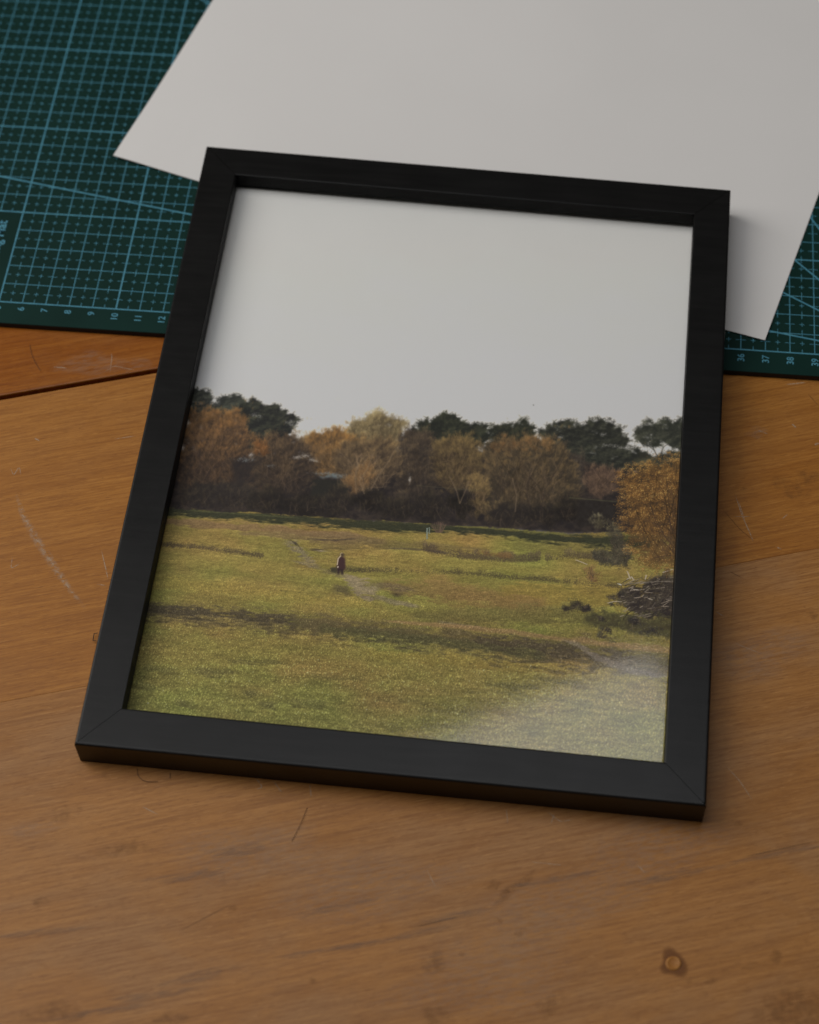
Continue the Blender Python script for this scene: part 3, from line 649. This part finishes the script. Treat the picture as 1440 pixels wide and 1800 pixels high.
def scratch(px, width, mat=None, name='scratch'):
    """fine ribbon worn into the surface through photograph positions; width in millimetres"""
    mat = mat or M_SCRATCH
    pts = [at(x, y)[:2] for x, y in px]
    # resample smoothly
    P = np.array(pts); t = np.linspace(0, len(P) - 1, max(8, 6 * len(P)))
    P = np.stack([np.interp(t, np.arange(len(P)), P[:, j]) for j in (0, 1)], 1)
    if len(px) > 2:
        for _ in range(3): P[1:-1] = (P[:-2] + 2 * P[1:-1] + P[2:]) / 4
    d = np.gradient(P, axis=0); d /= np.linalg.norm(d, axis=1)[:, None] + 1e-9; nrm = np.stack([-d[:, 1], d[:, 0]], 1)
    m = len(P); s = np.linspace(0, 1, m); w = width * .1 * (.35 + .65 * np.sin(np.pi * np.clip(s, .02, .98)))
    v = []; fade = []
    for off, fd in ((-.5, 0), (0, 1), (.5, 0)):
        for i in range(m): v.append(P[i] + nrm[i] * off * w[i]); fade.append(fd * min(1, 6 * min(s[i], 1 - s[i]) + .1))
    f = [(r * m + i, r * m + i + 1, (r + 1) * m + i + 1, (r + 1) * m + i) for r in (0, 1) for i in range(m - 1)]
    return flat_mark(name, v, [q[::-1] for q in f], fade, mat)

def stain(x, y, rx, ry, mat=None, rot=0.0, ring=None, name='stain', seed=0):
    """irregular soft patch, radii in millimetres"""
    mat = mat or M_STAIN
    r_ = random.Random(seed + int(x) * 7 + int(y)); c = at(x, y)[:2]; n = 20; v = [c]; fade = [1.0 if ring is None else ring]
    ph = [r_.uniform(0, 6.28) for _ in range(3)]; am = [r_.uniform(.05, .18) for _ in range(3)]
    for q, fd in ((.35, 1.0), (.7, .75), (1.0, 0.0)):
        for i in range(n):
            a = 2 * math.pi * i / n; w = 1 + sum(am[j] * math.sin((j + 2) * a + ph[j]) for j in range(3))
            dx, dy = rx * .1 * q * w * math.cos(a), ry * .1 * q * w * math.sin(a)
            v.append(c + np.array([dx * math.cos(rot) - dy * math.sin(rot), dx * math.sin(rot) + dy * math.cos(rot)])); fade.append(fd)
    f = [(0, 1 + i, 1 + (i + 1) % n) for i in range(n)] + [(1 + r * n + i, 1 + (r + 1) * n + i, 1 + (r + 1) * n + (i + 1) % n, 1 + r * n + (i + 1) % n) for r in (0, 1) for i in range(n)]
    return flat_mark(name, v, f, fade, mat)

# long rubbed streak on the left and the fine scratches round it
scratch([(28, 868), (40, 905), (62, 945), (88, 985), (118, 1030), (150, 1070)], 4.2, M_RUB, 'rub_mark')
for s_, w_ in (([(195, 620), (197, 628), (193, 657)], .5), ([(182, 655), (200, 643), (215, 646), (243, 652)], .5), ([(93, 645), (118, 647)], .8), ([(18, 822), (24, 836), (34, 820), (37, 836)], .6),
               ([(22, 978), (19, 1000), (36, 990)], .6), ([(178, 966), (186, 1000), (190, 1018)], .7), ([(170, 1027), (185, 1029)], .6), ([(200, 772), (240, 766)], .5), ([(60, 770), (70, 775)], 1.0),
               ([(1292, 868), (1304, 905), (1320, 940), (1324, 952)], .7), ([(1298, 880), (1310, 915)], .5), ([(1290, 908), (1320, 908)], .4), ([(1366, 962), (1374, 966)], .9), ([(1375, 912), (1385, 904)], .6),
               ([(1330, 755), (1350, 763)], .8), ([(1392, 745), (1400, 752)], 1.2), ([(1380, 676), (1402, 674), (1418, 672)], 1.0), ([(1432, 782), (1440, 779)], 1.6), ([(1258, 1075), (1275, 1085)], .5),
               ([(448, 1365), (462, 1384), (450, 1388)], .6), ([(480, 1372), (496, 1394)], .5), ([(545, 1378), (547, 1402)], .6), ([(960, 1425), (985, 1445), (1010, 1440)], .5), ([(975, 1430), (968, 1450)], .5), ([(890, 1420), (893, 1450)], .4),
               ([(1120, 1520), (1135, 1535)], .7), ([(1275, 1345), (1300, 1372), (1325, 1410)], .5), ([(750, 1528), (766, 1560)], .5), ([(1290, 1130), (1340, 1150)], .4), ([(250, 1418), (278, 1432)], .6), ([(930, 1515), (1000, 1522)], .4)):
    scratch(s_, w_)
for s_, w_ in (([(1268, 892), (1300, 930), (1325, 950)], .5), ([(1283, 1005), (1305, 1016)], .6), ([(1420, 692), (1440, 714)], .5),
               ([(310, 1640), (410, 1588)], .5), ([(1300, 1508), (1440, 1478)], .7), ([(720, 1632), (820, 1608)], .8)):
    scratch(s_, w_, M_DARKSCR)
for a_ in ((160, 640, 16, 7, M_HAZE, .2), (240, 640, 7, 4, M_HAZE, .3), (430, 1500, 30, 14, M_HAZE, .2), (1330, 760, 5, 3, M_HAZE, .3), (60, 1458, 12, 3.5, M_HAZE, .3), (640, 1560, 40, 14, M_HAZE, .2), (990, 1590, 34, 16, M_HAZE, .3), (1160, 1480, 30, 14, M_HAZE, .2), (1330, 1150, 26, 10, M_HAZE, .2), (850, 1720, 40, 14, M_HAZE, .2),
           (1417, 842, 7.5, 4, M_STAIN, .7), (1375, 848, 5, 3.5, M_STAIN, .3), (1307, 859, 1.6, 1.1, M_STAIN, .2), (1400, 868, 7, 3, M_STAIN, .2), (110, 1428, 4.5, 3, M_STAIN, .4), (140, 1420, 1.0, .8, M_STAIN, 0), (95, 1441, 1.6, 1.0, M_STAIN, .2), (183, 1363, 1.5, 1.6, M_STAIN, .4), (217, 1492, 9, 4, M_STAIN, .3), (72, 1585, 4, 2, M_STAIN, 0),
           (870, 1556, 3, 2.2, M_STAIN, .5), (915, 1552, 7, 2.0, M_STAIN, .7), (888, 1575, 5, 2, M_STAIN, .8), (876, 1618, 1.6, 1.2, M_STAIN, 0), (914, 1638, 3, 1.6, M_STAIN, .4), (812, 1678, 1.3, 1.0, M_STAIN, 0), (763, 1692, 6, 4, M_STAIN, .9), (968, 1765, 6, 4, M_STAIN, .9), (770, 1790, 5, 6, M_STAIN, .9), (1298, 1448, 2.0, 1.4, M_STAIN, 0),
           (1218, 1724, 2.4, 1.6, M_STAIN, .3), (1248, 1724, 3.4, 1.4, M_STAIN, .1), (1322, 1698, 4.4, 1.4, M_STAIN, .3), (1364, 1682, 2.8, 2.8, M_STAIN, .3), (1430, 1082, 1.8, 2.4, M_STAIN, 0), (410, 1596, 1.6, 1.2, M_STAIN, .2), (95, 1780, 12, 5, M_STAIN, .2), (300, 1790, 7, 2.4, M_STAIN, .2), (1395, 1775, 16, 9, M_STAIN, .2), (392, 1545, 1.2, 2.0, M_STAIN, 0), (550, 1725, 2, 1.2, M_STAIN, 0),
           (270, 1750, 16, 1.8, M_GREY, .26), (350, 1716, 15, 2.2, M_GREY, .34), (180, 1778, 18, 1.6, M_GREY, .24), (590, 1596, 18, 1.4, M_GREY, .3), (690, 1650, 26, 1.6, M_GREY, .3), (560, 1672, 16, 1.4, M_GREY, .28), (60, 1640, 24, 1.4, M_GREY, .2), (330, 1540, 18, 2.0, M_GREY, .24), (420, 1495, 14, 2.5, M_GREY, .2), (1180, 1540, 26, 1.6, M_GREY, .27), (1370, 1500, 22, 1.4, M_GREY, .27), (980, 1545, 20, 1.2, M_GREY, .26), (800, 1610, 16, 1.6, M_GREY, .28)):
    stain(a_[0], a_[1], a_[2], a_[3], a_[4], a_[5])
# dried drop of varnish on the front board: a low ring with a hollow centre
stain(1184, 1694, 5.2, 5.2, M_AMBER, 0, ring=.2)
def varnish_drop(x, y, r):
    c = to_table(at(x, y)[:2]); prof = [(0, .012), (.45, .014), (.62, .022), (.78, .042), (.88, .040), (1.0, .0)]; n = 28; v = []; f = []
    for q, z in prof:
        for i in range(n): a = 2 * math.pi * i / n; v.append((c[0] + q * r * math.cos(a), c[1] + q * r * math.sin(a) * .93, z + .014))
    for j in range(len(prof) - 1):
        for i in range(n): f.append((j * n + i, (j + 1) * n + i, (j + 1) * n + (i + 1) % n, j * n + (i + 1) % n))
    o = mesh_object('varnish_drop', v, f, M_DROP, p_front, True); o['label'] = 'small round raised drop of old varnish'
varnish_drop(1184, 1694, .27)

# ---------------------------------------------------------------- cutting mat: slab, printed grid, numerals
MT = 0.30                                                     # thickness; the print's zero corner is the world origin
mat_e = empty('cutting_mat'); tag(mat_e, 'dark green self healing cutting mat with teal centimetre grid', 'cutting mat')
def slab(name, x0, x1, y0, y1, z0, z1, mat, parent, b=.03):
    v = []
    for z, i in ((z0, 0), (z1 - b, 0), (z1, b)):
        v += [(x0 + i, y0 + i, z), (x1 - i, y0 + i, z), (x1 - i, y1 - i, z), (x0 + i, y1 - i, z)]
    f = [(3, 2, 1, 0), (8, 9, 10, 11)] + [(r * 4 + i, r * 4 + (i + 1) % 4, (r + 1) * 4 + (i + 1) % 4, (r + 1) * 4 + i) for r in (0, 1) for i in range(4)]
    return mesh_object(name, v, f, mat, parent)
slab('core_layer', -2.0, 47.0, -1.12, 32.0, .003, MT - .02, M_CORE, mat_e, .01)
slab('top_layer', -1.995, 46.995, -1.115, 31.995, MT - .019, MT, M_MAT, mat_e, .008)

gv, gf = [], []
def stroke(x0, y0, x1, y1, w, z=MT + .003):
    d = np.array([x1 - x0, y1 - y0], float); L = np.linalg.norm(d); nrm = np.array([-d[1], d[0]]) / L * w / 2; i = len(gv)
    for p in ((x0 - nrm[0], y0 - nrm[1]), (x1 - nrm[0], y1 - nrm[1]), (x1 + nrm[0], y1 + nrm[1]), (x0 + nrm[0], y0 + nrm[1])): gv.append((p[0], p[1], z))
    gf.append((i, i + 1, i + 2, i + 3))
def inside_box(x, y): return x < 5 - 1e-6 and y < 5 - 1e-6    # the blank corner that carries the maker's lettering
GX0, GX1, GY1 = 0, 45, 30
for x in range(GX0, GX1 + 1):
    stroke(x, 5 if x < 5 else 0, x, GY1, .060 if x % 5 == 0 else .033, MT + .003 + .0004 * (x % 2))
for y in range(0, GY1 + 1):
    stroke(5 if y < 5 else GX0, y, GX1, y, .060 if y % 5 == 0 else .033, MT + .0045 + .0004 * (y % 2))
for x in range(GX0, GX1):
    for y in range(0, GY1):
        if inside_box(x, y): continue
        stroke(x + .40, y + .5, x + .60, y + .5, .024, MT + .0055); stroke(x + .5, y + .40, x + .5, y + .60, .024, MT + .006)   # little cross
        stroke(x - .20 if x > GX0 and not inside_box(x - 1, y) else x, y + .5, x + .20, y + .5, .024, MT + .0065)
        stroke(x + .5, y - .20 if y > 0 and not inside_box(x, y - 1) else y, x + .5, y + .20, .024, MT + .007)
# angle lines
for a_ in (10, 30, 45, 60):
    L = 42 if a_ == 10 else (44 if a_ == 30 else 32)
    stroke(43.2, 0, 43.2 - L * math.cos(math.radians(a_)), L * math.sin(math.radians(a_)), .07, MT + .0075 + a_ * 1e-5)
mesh_object('grid_print', gv, gf, M_LINE, mat_e)['label'] = 'fine teal centimetre grid with small crosses and angle lines'

def lettering(name, text, size, xy, mat, parent, z, weight=.006):
    """flat letters reading away from the viewer, right-aligned at xy"""
    c = bpy.data.curves.new(name, 'FONT'); c.body = text; c.size = size * CM; c.align_x = 'RIGHT'; c.offset = weight * CM; c.resolution_u = 3
    o = bpy.data.objects.new(name, c); me = bpy.data.meshes.new_from_object(o); bpy.data.objects.remove(o); bpy.data.curves.remove(c)
    me.name = name; me.materials.clear(); me.materials.append(mat)
    o = bpy.data.objects.new(name, me); COL.objects.link(o); o.parent = parent
    o.location = (xy[0] * CM, xy[1] * CM, z * CM); o.rotation_euler[2] = math.pi / 2
    return o
for n_ in list(range(5, 13)) + list(range(35, 41)):
    lettering('numeral', str(n_), .40, (n_ + .14, -.22), M_LINE, mat_e, MT + .004)
lettering('mat_lettering', 'Cutting Mat', .60, (4.42, 4.46), M_LINE, mat_e, MT + .004, .010)

# ---------------------------------------------------------------- white card lying on the mat
ca = np.array([8.36, 8.47]); cu = np.array([28.69, -8.01]) / 29.787; cn = np.array([-cu[1], cu[0]])
def card():
    nx, ny = 30, 21; v, f = [], []
    z0 = MT + .010
    def hz(a, b): return .012 * math.sin(a * .21 + 1) * math.sin(b * .16) ** 2 + .010 * max(0, b - 9) ** 1.2 * .3
    for layer, dz in ((0, .028), (1, 0.0)):
        for j in range(ny + 1):
            for i in range(nx + 1):
                a, b = 29.7 * i / nx, 21.0 * j / ny; p = ca + cu * a + cn * b
                v.append((p[0], p[1], z0 + dz + (max(0, hz(a, b)) if b > 8 else 0) + .13 * math.exp(-(a * a + b * b) / 8) + .07 * math.exp(-((a - 29.7) ** 2 + b * b) / 2)))
    W = nx + 1; T = W * (ny + 1)
    for j in range(ny):
        for i in range(nx):
            q = j * W + i; f.append((q, q + 1, q + W + 1, q + W)); f.append((T + q + W, T + q + W + 1, T + q + 1, T + q))
    ring = [i for i in range(nx + 1)] + [j * W + nx for j in range(1, ny + 1)] + [ny * W + i for i in range(nx - 1, -1, -1)] + [j * W for j in range(ny - 1, 0, -1)]
    for a, b in zip(ring, ring[1:] + ring[:1]): f.append((a, T + a, T + b, b))
    return mesh_object('white_card', v, f, M_CARD)
tag(card(), 'blank white sheet of card lying askew on the green mat', 'card')

# ---------------------------------------------------------------- picture frame: four mitred rails, glass, backing
F_MAT = Matrix([[FX[i], FY[i], FN[i], F_O[i] * CM] for i in range(3)] + [[0, 0, 0, 1]])
frame = bpy.data.objects.new('picture_frame', None); COL.objects.link(frame); frame.matrix_world = F_MAT; frame.empty_display_size = .02
tag(frame, 'black wooden picture frame lying face up on the table and mat', 'picture frame')
PROF = [(.014, 0), (0, .03), (0, F_TH - .075), (.007, F_TH - .040), (.024, F_TH - .014), (.048, F_TH - .002), (.07, F_TH), (.955, F_TH), (.980, F_TH - .003), (.994, F_TH - .014), (1, F_TH - .04), (1, GLASS_TOP), (.68, GLASS_TOP), (.68, 0)]
def rail(i, j, mat, label):
    a0, a1, b0, b1 = OUTER[i], INNER[i], OUTER[j], INNER[j]; v, f = [], []; n = len(PROF)
    for (o, q, s) in ((a0, a1, 1), (b0, b1, -1)):
        d = (b0 - a0) / np.linalg.norm(b0 - a0) * .010 * s
        for t, h in PROF: p = o + (q - o) * t + d; v.append((p[0], p[1], h))
    f = [(k, (k + 1) % n, n + (k + 1) % n, n + k) for k in range(n)] + [tuple(range(n))[::-1], tuple(range(n, 2 * n))]
    o = mesh_object('rail', v, f, mat, frame); o['label'] = label
    o.data.materials.append(M_LIP); o.data.polygons[10].material_index = 1
    bm = bmesh.new(); bm.from_mesh(o.data); bmesh.ops.recalc_face_normals(bm, faces=bm.faces); bm.to_mesh(o.data); bm.free()
    return o
rail(0, 1, M_LACQ_X, 'black top rail of the frame'); rail(1, 2, M_LACQ_Y, 'black right rail of the frame')
rail(2, 3, M_LACQ_X, 'black bottom rail of the frame'); rail(3, 0, M_LACQ_Y, 'black left rail of the frame')
slab('glass_pane', PX0, PX1, PY0, PY1, GLASS_TOP - .20, GLASS_TOP - .002, M_GLASS, frame, .004)
slab('backing_board', PX0, PX1, PY0, PY1, .14, PRINT_H - .03, M_BOARD, frame, .01)
# small wire tab that pokes out under the left rail
def tube(name, pts, r, mat, parent=None, sides=6):
    P = [Vector(p) for p in pts]; v, f = [], []
    for i, p in enumerate(P):
        d = (P[min(i + 1, len(P) - 1)] - P[max(i - 1, 0)]).normalized(); u = d.cross(Vector((0, 0, 1))); u = u.normalized() if u.length > 1e-6 else Vector((1, 0, 0)); w = d.cross(u)
        for k in range(sides): a = 2 * math.pi * k / sides; v.append(tuple(p + u * (r * math.cos(a)) + w * (r * math.sin(a))))
    for i in range(len(P) - 1):
        for k in range(sides): f.append((i * sides + k, i * sides + (k + 1) % sides, (i + 1) * sides + (k + 1) % sides, (i + 1) * sides + k))
    f += [tuple(range(sides)), tuple(range((len(P) - 1) * sides, len(P) * sides))[::-1]]
    return mesh_object(name, v, f, mat, parent, True)
tl = [on_frame(np.array(float(x)), np.array(float(y)), .02) for x, y in ((172, 1113), (165.5, 1114), (163.5, 1126), (170, 1127))]
tube('wire_tab', [(p[0], p[1], .03) for p in tl], .017, M_CORE, frame)

# ---------------------------------------------------------------- the photograph behind the glass
def photo_print():
    img = paint_picture()
    lin = np.where(img / 255 <= .04045, img / 255 / 12.92, ((img / 255 + .055) / 1.055) ** 2.4) * PRINT_GAIN - PRINT_VEIL
    lin = np.clip(lin, .004, .88).astype(np.float32)
    sky_row = int(min(to_cv(372.0, 676.0)[1], to_cv(1190.0, 728.0)[1])) - 14
    rows = np.r_[np.arange(0, sky_row, 10), np.arange(sky_row, CH)]; cols = np.arange(CW); nr, nc = len(rows), len(cols)
    xs = PX0 + (cols + .5) / CV; xs[0], xs[-1] = PX0, PX1; ys = PY1 - (rows + .5) / CV; ys[0], ys[-1] = PY1, PY0
    co = np.empty((nr, nc, 3), np.float32); co[..., 0] = xs[None]; co[..., 1] = ys[:, None]; co[..., 2] = PRINT_H
    co = co.reshape(-1, 3)
    back = np.array([(PX0, PY1, PRINT_H - .022), (PX1, PY1, PRINT_H - .022), (PX1, PY0, PRINT_H - .022), (PX0, PY0, PRINT_H - .022)], np.float32)
    allco = np.concatenate([co, back]) * CM
    q = (np.arange(nr - 1)[:, None] * nc + np.arange(nc - 1)[None]).ravel()
    quads = np.stack([q + nc, q + nc + 1, q + 1, q], 1)
    b = nr * nc; quads = np.concatenate([quads, [[b, b + 1, b + 2, b + 3], [0, nc - 1, b + 1, b], [nc - 1, nr * nc - 1, b + 2, b + 1], [nr * nc - 1, (nr - 1) * nc, b + 3, b + 2], [(nr - 1) * nc, 0, b, b + 3]]]).astype(np.int32)
    me = bpy.data.meshes.new('photo_print'); me.vertices.add(len(allco)); me.vertices.foreach_set('co', allco.ravel())
    me.loops.add(quads.size); me.loops.foreach_set('vertex_index', quads.ravel())
    me.polygons.add(len(quads)); me.polygons.foreach_set('loop_start', np.arange(0, quads.size, 4, dtype=np.int32))
    me.update(calc_edges=True)
    ink = np.ones((len(allco), 4), np.float32); ink[:nr * nc, :3] = lin[rows][:, cols].reshape(-1, 3); ink[nr * nc:, :3] = .8
    a = me.color_attributes.new('ink', 'FLOAT_COLOR', 'POINT'); a.data.foreach_set('color', ink.ravel())
    me.materials.append(M_PRINT)
    o = bpy.data.objects.new('photo_print', me); COL.objects.link(o); o.matrix_world = F_MAT
    return o
PRINT_GAIN, PRINT_VEIL = 1.66, 0.010
tag(photo_print(), 'colour photograph of an autumn meadow, tree line and lone walker behind the glass', 'photograph')

# ---------------------------------------------------------------- loose hairs on the table
def hair(px, label, lift=.02):
    P = np.array([at(x, y, .02) for x, y in px]); t = np.linspace(0, len(P) - 1, 8 * len(P)); Q = np.stack([np.interp(t, np.arange(len(P)), P[:, j]) for j in range(3)], 1)
    for _ in range(12): Q[1:-1] = (Q[:-2] + 2 * Q[1:-1] + Q[2:]) / 4
    z = [.020 + lift * math.sin(math.pi * i / (len(Q) - 1)) for i in range(len(Q))]
    o = tube('hair_strand', [(q[0], q[1], zz) for q, zz in zip(Q, z)], .0075, M_HAIR)
    return tag(o, label, 'hair', 'loose hairs on the table top')
hair([(241, 1350), (242, 1364), (252, 1373), (264, 1375), (277, 1374)], 'curled dark hair just below the left front corner of the frame')
hair([(540, 1420), (530, 1446), (513, 1479)], 'thin straight brown hair on the front board below the frame')
hair([(52, 605), (56, 625), (65, 643), (72, 652)], 'dark bent hair on the orange back board below the mat')
hair([(299, 1358), (299, 1369)], 'tiny upright hair fragment right of the curled hair')
